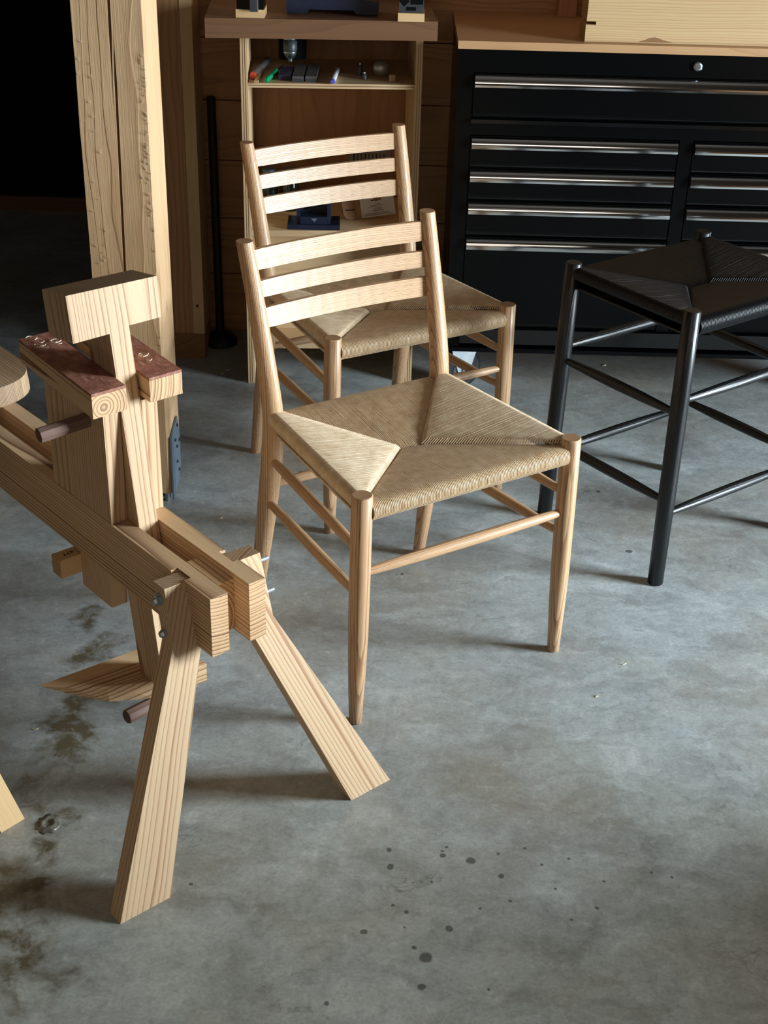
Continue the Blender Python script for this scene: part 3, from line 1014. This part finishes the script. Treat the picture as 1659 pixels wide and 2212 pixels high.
def drawer(x0, x1, z0, z1, hh=.0265):
    d = cbox('drawer', x0 + .0022, x1 - .0022, z0 + .0045, z1 - .002, y0=CY + .001, y1=CY + .0215, bev=.002)
    zt = z1 - .003
    ang = ((-6, .0045), (2, .0035), (9, .002), (14, .0022), (18, .0028), (22, .0028), (28, .002), (42, .003), (58, .004), (75, .004))
    tot = sum(l * math.cos(math.radians(a)) for a, l in ang)
    prof = [(0, 0), (-.0150, .0)]
    for a, l in ang:
        l = l * hh / tot
        prof.append((prof[-1][0] + l * math.sin(math.radians(a)), prof[-1][1] + l * math.cos(math.radians(a))))
    prof.append((0, prof[-1][1]))
    A = [(x0 + .004, CY + .0008 + y, zt - hh + zz) for y, zz in prof]
    B = [(x1 - .004, CY + .0008 + y, zt - hh + zz) for y, zz in prof]
    prism('handle', d, A, B, (1, 0, 0), M_CHROME, 0, label='long chrome pull')
    pr = [(0, 0), (-.004, .0015), (-.005, .004), (0, .008)]
    A = [(x0 + .003, CY + .001 + y, z0 + .005 + zz) for y, zz in pr]
    B = [(x1 - .003, CY + .001 + y, z0 + .005 + zz) for y, zz in pr]
    prism('drawer_lip', d, A, B, (1, 0, 0), M_BLACKG, .0004)


drawer(.182, CX1 - .0365, .7175, .8235, .028)
for x0, x1 in ((.182, .6825), (.715, CX1 - .0365)):
    for z0, z1 in ((.5985, .678), (.519, .598), (.4295, .5185), (.190, .429)):
        drawer(x0, x1, z0, z1)
ct = box('wood_top', cab, CX0 - .003, CX1 + .003, CY - .005, WY - .002, CZ1 + .0005, .895, M_BUTCHER, .0015, pith=(0, .12, .05))


def caster(x, y, ang):
    cm_ = Matrix.Translation(V((x, y, 0))) @ Matrix.Rotation(ang, 4, 'Z')
    f = lambda p: cm_ @ V(p)
    w_ = turned('caster_wheel', cab, [(0, -.015, .0537), (0, -.011, .0537), (0, .011, .0537), (0, .015, .0537)], [.047, .0535, .0535, .047], M_RUBBER, f, segs=28)
    turned('wheel_hub', w_, [(0, -.0165, .052), (0, .0165, .052)], [.030, .030], M_GRAPH, f, segs=20)
    box('mounting_plate', w_, -.045, .045, -.035, .035, .1195, .1235, M_STEEL, .001, f)
    for s in (-1, 1):
        A = [(-.040, s * .017, .119), (.040, s * .017, .119), (.016, s * .017, .045), (.0, s * .017, .036), (-.016, s * .017, .045)]
        B = [(p[0], s * .0195, p[2]) for p in A]
        prism('fork', w_, A, B, (0, 0, 1), M_STEEL, .0005, f)
    turned('axle_nut', w_, [(0, -.025, .052), (0, .025, .052)], [.006, .006], M_STEEL, f, segs=6)


caster(.192, 3.41, .45)
caster(CX1 - .06, 3.405, .1)
caster(.20, 3.69, .1)
caster(CX1 - .06, 3.69, -.2)

# thick slab with a slot standing on the cabinet
sl = root('timber_slab', (.85, 3.43, .8955), 0, 'thick pale timber slab with a slot in its end, lying on the cabinet top', 'timber')
X0, X1 = .4365, 1.262
A = [(X0, .8955), (X1, .8955), (X1, 1.16), (X0 + .006, 1.16), (X0 + .001, .9412), (X0 + .023, .9412), (X0 + .023, .9338), (X0, .9338)]
prism('slab', sl, [(x, 3.37, zz) for x, zz in A], [(x - .003, 3.455, zz) for x, zz in A], (1, 0, 0), M_SLAB, .003, pith=(0, .02, .11))
kp = [(.562, .8985), (.574, .9015), (.588, .9075), (.600, .9095), (.612, .9060), (.626, .9020), (.642, .8985)]
prism('knot', sl, [(x, 3.3692, zz) for x, zz in kp], [(x, 3.3715, zz) for x, zz in kp], (1, 0, 0), M_TAN, 0)
tag(box('wood_block', None, .408, .452, 3.70, 3.756, .8955, .955, M_WALL, .002), 'small brown wood block against the wall on the cabinet top', 'block')

# ------------------------------------------------------------------ open shelf unit with a drill-table board on top
SA = .062
shf = root('shelf_unit', (-.360, 3.392, 0), SA, 'open plywood shelf unit with a thick brown board on top, behind the rear chair', 'shelf')
QM = world_of(shf)
q_ = lambda p: QM @ V(p)
WI = .424
for x in (-.008, WI - .0165):
    sp = box('side_panel', shf, x, x + .0165, 0, .32, 0, .8885, M_PLYF, .001, q_, axis=(0, 0, 1))
    for dx in (.0052, .0105):
        box('ply_seam', sp, x + dx, x + dx + .0012, -.0004, .002, 0.001, .888, M_BOARD, 0, q_, axis=(0, 0, 1))
box('shelf_board', shf, .0087, WI - .0168, .002, .30, .7655, .7765, M_PLYF, .0008, q_)
box('shelf_board', shf, .0087, WI - .0168, .002, .30, .4005, .4155, M_PLYF, .0008, q_)
box('shelf_board', shf, .0087, WI - .0168, .002, .30, .098, .115, M_PLYF, .0008, q_)
box('back_panel', shf, -.006, WI - .002, .305, .315, .10, .885, M_PLYD, .0008, q_)
box('front_panel', shf, .0090, WI - .0172, .10, .112, .1155, .400, M_PLYF, .0008, q_)
box('top_board', shf, -.0845, .452, -.055, .33, .8888, .9322, M_BOARD, .0022, q_, pith=(0, .1, .06))
for dx in (.0045,):
    box('ply_seam', shf, .010, WI - .018, .0005, .003, .7705, .7718, M_BOARD, 0, q_)
# drill chuck under the board
ck = root('drill_chuck', (-.2578, 3.50, .888), 0, 'shiny drill chuck hanging below the brown shelf top', 'chuck')
cx, cy = -.2578, 3.50
turned('spindle', ck, [(cx, cy, .888), (cx, cy, .862)], [.009, .009], M_STEEL, segs=16)
turned('collar', ck, [(cx, cy, .868), (cx, cy, .866), (cx, cy, .861), (cx, cy, .859)], [.015, .0175, .0175, .015], M_STEEL, segs=24)
turned('chuck_body', ck, [(cx, cy, .8588), (cx, cy, .855), (cx, cy, .837), (cx, cy, .832)], [.012, .0172, .0172, .0160], M_GRAPH, segs=24)
turned('chuck_sleeve', ck, [(cx, cy, .8318), (cx, cy, .829), (cx, cy, .820), (cx, cy, .816)], [.0165, .0165, .0125, .010], M_STEEL, segs=24)
turned('chuck_jaw', ck, [(cx, cy, .8158), (cx, cy, .808)], [.006, .005], M_STEEL, segs=12)
turned('motor_housing', ck, [(cx, cy + .085, .888), (cx, cy + .085, .80)], [.036, .034], M_DARKIN, segs=20)

SZ = .7772
G1 = 'small items on the upper shelf'


def tube(name, a, b, r, mat, label, cat, capmat=None, caplen=.012, group=G1):
    a, b = V(a), V(b)
    d = (b - a).normalized()
    rt_ = root(name, (a.x, a.y, a.z - r), 0, label, cat, group)
    turned('barrel', rt_, [a + d * (caplen if capmat else 0), b], [r, r * .96], mat, segs=14, chamfer=.0008)
    if capmat:
        turned('end_cap', rt_, [a, a + d * caplen], [r * .9, r * 1.02], capmat, segs=14, chamfer=.0008)
    return rt_


tube('marker', (-.343, 3.425, SZ + .009), (-.322, 3.62, SZ + .009), .0085, M_GREY, 'grey marker with an orange-red end at the left of the upper shelf', 'marker', M_RED)
tag(box('wood_stick', None, -.3355, -.3265, 3.386, 3.56, SZ, SZ + .007, M_PALE, .001), 'thin pale wooden stick beside the grey marker', 'stick', G1)
gh = root('green_handle', (-.30, 3.45, SZ), 0, 'shiny green plastic handled tool on the upper shelf', 'tool', G1)
turned('handle', gh, [(-.3075, 3.388, SZ + .006), (-.306, 3.40, SZ + .0075), (-.2985, 3.45, SZ + .0065), (-.2925, 3.49, SZ + .008), (-.290, 3.51, SZ + .006)], [.004, .0065, .0055, .0075, .004], M_GREEN, segs=14)
turned('shaft', gh, [(-.290, 3.51, SZ + .006), (-.282, 3.57, SZ + .006)], [.002, .002], M_STEEL, segs=8)
tag(box('dark_pouch', None, -.281, -.251, 3.43, 3.53, SZ, SZ + .012, M_NAVYD, .003), 'flat dark blue pouch between the green handle and grey block', 'pouch', G1)
for i, (x, lb) in enumerate(((-.2335, 'grey sanding block nearest the dark pouch on the upper shelf'), (-.2025, 'grey sanding block with a ribbed front, next to the other block'))):
    sb = root('sanding_block', (x, 3.47, SZ), 0, lb, 'sanding block', G1)
    box('foam', sb, x - .0135, x + .0135, 3.415 + i * .004, 3.56, SZ, SZ + .007, M_GRAPH, .0008)
    box('abrasive', sb, x - .0135, x + .0135, 3.415 + i * .004, 3.56, SZ + .0072, SZ + .013, M_GREY, .0008)
tube('white_marker', (-.1495, 3.398, SZ + .0065), (-.143, 3.56, SZ + .0065), .0062, M_WHITE, 'white marker with a blue end lying across the upper shelf', 'marker', M_BLUE, .006)
kb = root('metal_knob', (-.036, 3.50, SZ), 0, 'round polished metal knob on the upper shelf', 'knob', G1)
bm = bmesh.new()
bmesh.ops.create_uvsphere(bm, u_segments=24, v_segments=14, radius=.0205)
link('ball', finish(bm, 'ball', True), M_KNOB, kb, Matrix.Translation(V((-.036, 3.50, SZ + .0208))))
turned('ferrule', kb, [(-.036, 3.518, SZ + .0188), (-.036, 3.55, SZ + .0188)], [.012, .009], M_GRAPH, segs=16)
tag(box('wood_cube', None, -.0155, -.0005, 3.45, 3.466, SZ, SZ + .0145, M_PALE, .0008), 'tiny pale wooden cube beside the metal knob', 'block', G1)
for x, lb in ((-.0765, 'small dark round bottle left of the metal knob, the shorter'), (-.087, 'small dark bottle standing behind the shorter one')):
    bt = root('small_bottle', (x, 3.50, SZ), 0, lb, 'bottle', G1)
    yy = 3.47 if x > -.08 else 3.51
    hh = .016 if x > -.08 else .030
    turned('bottle_body', bt, [(x, yy, SZ), (x, yy, SZ + hh * .7), (x, yy, SZ + hh * .85)], [.0065, .0065, .003], M_GRAPH, segs=14)
    turned('bottle_cap', bt, [(x, yy, SZ + hh * .85), (x, yy, SZ + hh)], [.0038, .0035], M_STEEL, segs=12)

# lower shelf items
LZ = .4158
G2 = 'small items on the lower shelf'
nb = root('iron_bracket', (-.197, 3.44, LZ), .03, 'dark blue cast iron bracket with a square pocket on the lower shelf', 'bracket', G2)
NB = world_of(nb)
nf = lambda p: NB @ V(p)
box('foot_plate', nb, -.066, .066, -.03, .05, 0, .012, M_NAVY, .003, nf)
box('frame_side', nb, -.043, -.034, -.018, .04, .0122, .066, M_NAVY, .002, nf)
box('frame_side', nb, .034, .043, -.018, .04, .0122, .066, M_NAVY, .002, nf)
box('lower_web', nb, -.0338, .0338, -.022, .04, .0122, .031, M_NAVY, .002, nf)
box('pocket_back', nb, -.0338, .0338, .012, .04, .0312, .062, M_NAVY, .001, nf)
box('top_rim', nb, -.0338, .0338, -.018, .04, .0622, .067, M_NAVY, .001, nf)
turned('pocket_hole', nb, [(-.021, .0118, .045), (-.021, .0112, .045)], [.0055, .0055], M_DARKIN, nf, segs=14)
prism('casting_mark', nb, [(-.007, -.0222, .027), (.009, -.0222, .027), (.002, -.0222, .018)], [(-.007, -.0232, .027), (.009, -.0232, .027), (.002, -.0232, .018)], (1, 0, 0), M_GALV, 0, nf)
box('lug', nb, .047, .062, -.012, .022, .0122, .020, M_DARKIN, .002, nf)
# wooden rounded piece
wp_ = []
for i in range(11):
    a = PI + PI * i / 10
    wp_.append((.018 * math.cos(a), .016 + .016 * math.sin(a)))
wp_ += [(.018, .075), (-.018, .075)]
wr_ = root('shaped_offcut', (-.104, 3.50, LZ), .25, 'tan wooden offcut with a rounded lower end leaning behind the card', 'offcut', G2)
WM = world_of(wr_)
wf_ = lambda p: WM @ V(p)
prism('offcut_body', wr_, [(x - zz * .12, zz * .35, zz) for x, zz in wp_], [(x - zz * .12, .014 + zz * .35, zz) for x, zz in wp_], (0, .3, 1), M_TAN, .001, wf_, up=(0, 1, 0))
box('slot', wr_, -.014, .010, .0075, .0085, .0228, .0252, M_DARKIN, 0, wf_)
# business card leaning
cd_ = root('business_card', (-.035, 3.54, LZ), .0, 'white printed business card with round logo, leaning on the lower shelf', 'card', G2)
tl = .24
CM = Matrix.Translation(V((-.0765, 3.508, LZ + .003))) @ Matrix.Rotation(.20, 4, 'Z') @ Matrix.Rotation(-.11, 4, 'Y') @ Matrix.Rotation(-.30, 4, 'X')
cf = lambda p: CM @ V(p)
box('card_sheet', cd_, 0, .088, 0, .0006, 0, .052, M_CARD, 0, cf, axis=(1, 0, 0))


def cstrip(x0, x1, zz, h=.0008):
    box('text_line', cd_, x0, x1, -.0003, -.0001, zz, zz + h, M_INK, 0, cf, axis=(1, 0, 0))


for x0, x1, zz in ((.034, .052, .0305), (.026, .064, .0275), (.020, .054, .0245), (.034, .054, .0205), (.034, .052, .0180), (.030, .058, .0140), (.010, .070, .0085), (.006, .074, .0060), (.006, .080, .0035)):
    cstrip(x0, x1, zz, .0014 if zz == .0140 else .0008)
el = [(.042 + .0075 * math.cos(2 * PI * i / 20), .0425 + .0048 * math.sin(2 * PI * i / 20)) for i in range(20)]
prism('round_logo', cd_, [(x, -.0004, zz) for x, zz in el], [(x, -.0001, zz) for x, zz in el], (1, 0, 0), M_TAN, 0, cf)
box('logo_word', cd_, .028, .0345, -.0005, -.0001, .0395, .0425, M_INK, 0, cf, axis=(1, 0, 0))
box('logo_word', cd_, .0485, .056, -.0005, -.0001, .0395, .0440, M_TAN, 0, cf, axis=(1, 0, 0))
# paper label on the back panel
lb_ = root('paper_label', (-.05, 3.70, .52), SA, 'grey printed paper label stuck on the back of the shelf unit', 'label')
for a in ((.262, .372, .488, .545),):
    box('label_sheet', lb_, a[0], a[1], .3035, .3047, a[2], a[3], M_LABEL, 0, q_, axis=(1, 0, 0))
for i in range(9):
    box('print_line', lb_, .272 + i * .010, .2755 + i * .010, .3030, .3034, .500, .532, M_INK if i % 3 == 0 else M_GREY, 0, q_, axis=(0, 0, 1))
# dark glass jars at left
for x, r, lb in ((-.322, .022, 'dark glass jar at the left end of the lower shelf'), (-.268, .024, 'dark brown jar behind the blue iron bracket')):
    jr = root('dark_jar', (x, 3.58, LZ), 0, lb, 'jar', G2)
    turned('jar_body', jr, [(x, 3.58, LZ), (x, 3.58, LZ + .004), (x, 3.58, LZ + .075), (x, 3.58, LZ + .09)], [r * .9, r, r, r * .7], M_GLASS_D, segs=20)
    turned('jar_lid', jr, [(x, 3.58, LZ + .0902), (x, 3.58, LZ + .106)], [r * .75, r * .75], M_GRAPH, segs=20)

# machine on the shelf top: cast iron base and two fence ends on wood blocks
TZ = .9325
ib = root('drill_press', (-.152, 3.45, TZ), .03, 'dark blue cast iron machine foot standing on the brown shelf top', 'machine')
IB = world_of(ib)
f_ = lambda p: IB @ V(p)
A = [(-.108, .004), (-.060, .004), (-.055, .012), (.048, .012), (.055, .003), (.106, .003), (.108, .030), (.066, .036), (.060, .060), (-.064, .060), (-.070, .036), (-.108, .034)]
prism('base_casting', ib, [(x, -.04, zz) for x, zz in A], [(x, .10, zz) for x, zz in A], (1, 0, 0), M_NAVY, .004, f_, segs=2)
box('column', ib, -.05, .05, 0, .08, .0605, .22, M_NAVY, .006, f_, segs=2)
for x in (-.085, .085):
    box('foot_pad', ib, x - .02, x + .02, -.03, .09, 0, .0036, M_RUBBER, 0, f_)
for nm, x0, x1, y, lb in (('clamp_stand', -.3705, -.305, 3.345, 'black clamp end with a bright edge on a pale wood riser, shelf top left'),
                          ('fence_end', .0015, .0625, 3.352, 'grey profiled fence end with black cavities on a pale wood riser, shelf top right')):
    r_ = root(nm, ((x0 + x1) / 2, y + .03, TZ), 0, lb, 'machine part')
    box('wood_riser', r_, x0, x1, y, y + .07, TZ, TZ + .0185, M_PALE, .001, axis=(1, 0, 0))
    zt = TZ + .0187
    box('profile_body', r_, x0 + .002, x1 - .002, y + .004, y + .065, zt, zt + .12, M_GRAPH if x0 > -.1 else M_BLACK, .002, axis=(0, 0, 1))
    if x0 > -.1:
        for (a, b, zz, h, rt2) in ((.014, .022, .020, .020, 1), (.043, .028, .020, .014, 0), (.030, .022, .003, .008, 0), (.014, .022, .055, .020, 1), (.043, .028, .055, .014, 0), (.030, .022, .038, .008, 0)):
            c0 = (x0 + a, zt + zz + .006)
            if rt2:
                L = [(c0[0] - .012, c0[1]), (c0[0], c0[1] - .012), (c0[0] + .012, c0[1]), (c0[0], c0[1] + .012)]
            else:
                L = [(c0[0] - b / 2, c0[1] - h / 2), (c0[0] + b / 2, c0[1] - h / 2), (c0[0] + b / 2, c0[1] + h / 2), (c0[0] - b / 2, c0[1] + h / 2)]
            prism('profile_cavity', r_, [(x, y + .0038, zz2) for x, zz2 in L], [(x, y + .0030, zz2) for x, zz2 in L], (1, 0, 0), M_DARKIN, 0)
    else:
        box('steel_bar', r_, x0 + .034, x0 + .050, y - .012, y + .0035, zt - .003, zt + .12, M_GRAPH, .001, axis=(0, 0, 1))
        box('bright_edge', r_, x0 + .0502, x0 + .0525, y - .012, y + .0035, zt - .003, zt + .12, M_STEEL, .0004, axis=(0, 0, 1))

# black stand pole by the wall
po = root('pole_stand', (-.473, 3.665, 0), 0, 'thin black pole on a round base by the plank wall', 'stand')
turned('base', po, [(-.473, 3.665, 0), (-.473, 3.665, .012), (-.473, 3.665, .022), (-.473, 3.665, .034)], [.047, .047, .040, .016], M_RUBBER, segs=28)
turned('pole', po, [(-.473, 3.665, .034), (-.476, 3.665, .680), (-.476, 3.665, .682)], [.0115, .0115, .009], M_RUBBER, segs=16)

# ------------------------------------------------------------------ shade blocker added beyond the right edge of the view; it shades the floor in front
ch = root('shade_blocker', (1.55, 1.1, 0), 0, 'low wooden box added out of view to the right to shade the near floor', 'shade blocker')
box('blocker_body', ch, 1.32, 1.78, .40, 1.73, .03, .42, M_WALL, .004)
box('blocker_lid', ch, 1.305, 1.795, .385, 1.745, .4205, .45, M_WALL, .004)
for x in (1.34, 1.72):
    for y in (.42, 1.66):
        box('blocker_foot', ch, x, x + .04, y, y + .04, 0, .0295, M_BOARD, .002, axis=(1, 0, 0))

# ------------------------------------------------------------------ things on the floor
gn = []
bm = bmesh.new()
rings = []
for k, (r, zz) in enumerate(((.020, .0002), (.015, .0012), (.0115, .0030), (.0090, .0036), (.0070, .0018), (.0055, .0006))):
    rings.append([bm.verts.new((-.513 + r * math.cos(2 * PI * i / 22) * (1 + .08 * math.sin(3 * i + k)), 1.668 + r * 1.15 * math.sin(2 * PI * i / 22) * (1 + .12 * math.cos(2 * i)), zz * (1 + .2 * math.sin(i * 1.1)))) for i in range(22)])
for k in range(5):
    for i in range(22):
        bm.faces.new((rings[k][i], rings[k][(i + 1) % 22], rings[k + 1][(i + 1) % 22], rings[k + 1][i]))
bm.faces.new(rings[-1])
bm.faces.new(rings[0][::-1])
tag(link('glue_blob', finish(bm, 'glue_blob', True), M_GLUE, None, Matrix()), 'raised crater-like blob of dried glue on the concrete floor', 'blob')
chips = [(-.434, 3.471, 0, 'pale wood chip by the left foot of the shelf unit, the farther one'), (-.445, 3.444, .9, 'pale wood chip left of the shelf unit foot, the nearer one'), (-.38, 3.40, .4, 'pale wood flake on the floor just left of the shelf foot'),
         (-.359, 2.657, .3, 'pale flake on the floor between the post bracket and the rear chair'), (.393, 2.041, 1.2, 'tiny white flake on the open floor right of the front chair'), (.453, 2.144, .2, 'whitish flake on the floor in front of the black stool'),
         (-.074, 1.851, 1.0, 'thin shaving on the floor against the right front leg of the shaving horse'), (-.394, 2.574, .5, 'small flake on the floor under the shadow of the front chair back leg'),
         (.597, 3.573, .7, 'dusty pale chip on the floor under the tool cabinet'), (-.589, 1.904, 0, 'tiny white flake on the floor above the stain at the left edge')]
for x, y, a, lb in chips:
    A = [(x + r * math.cos(a + k), y + r * math.sin(a + k) * .5, .0003) for k, r in ((0, .007), (1.6, .003), (2.9, .006), (4.6, .003))]
    B = [(p[0], p[1], .0013) for p in A]
    B[0] = (B[0][0], B[0][1], .004)
    tag(prism('wood_chip', None, A, B, (math.cos(a), math.sin(a), 0), M_CHIP, 0), lb, 'wood chip', 'chips on the concrete floor')
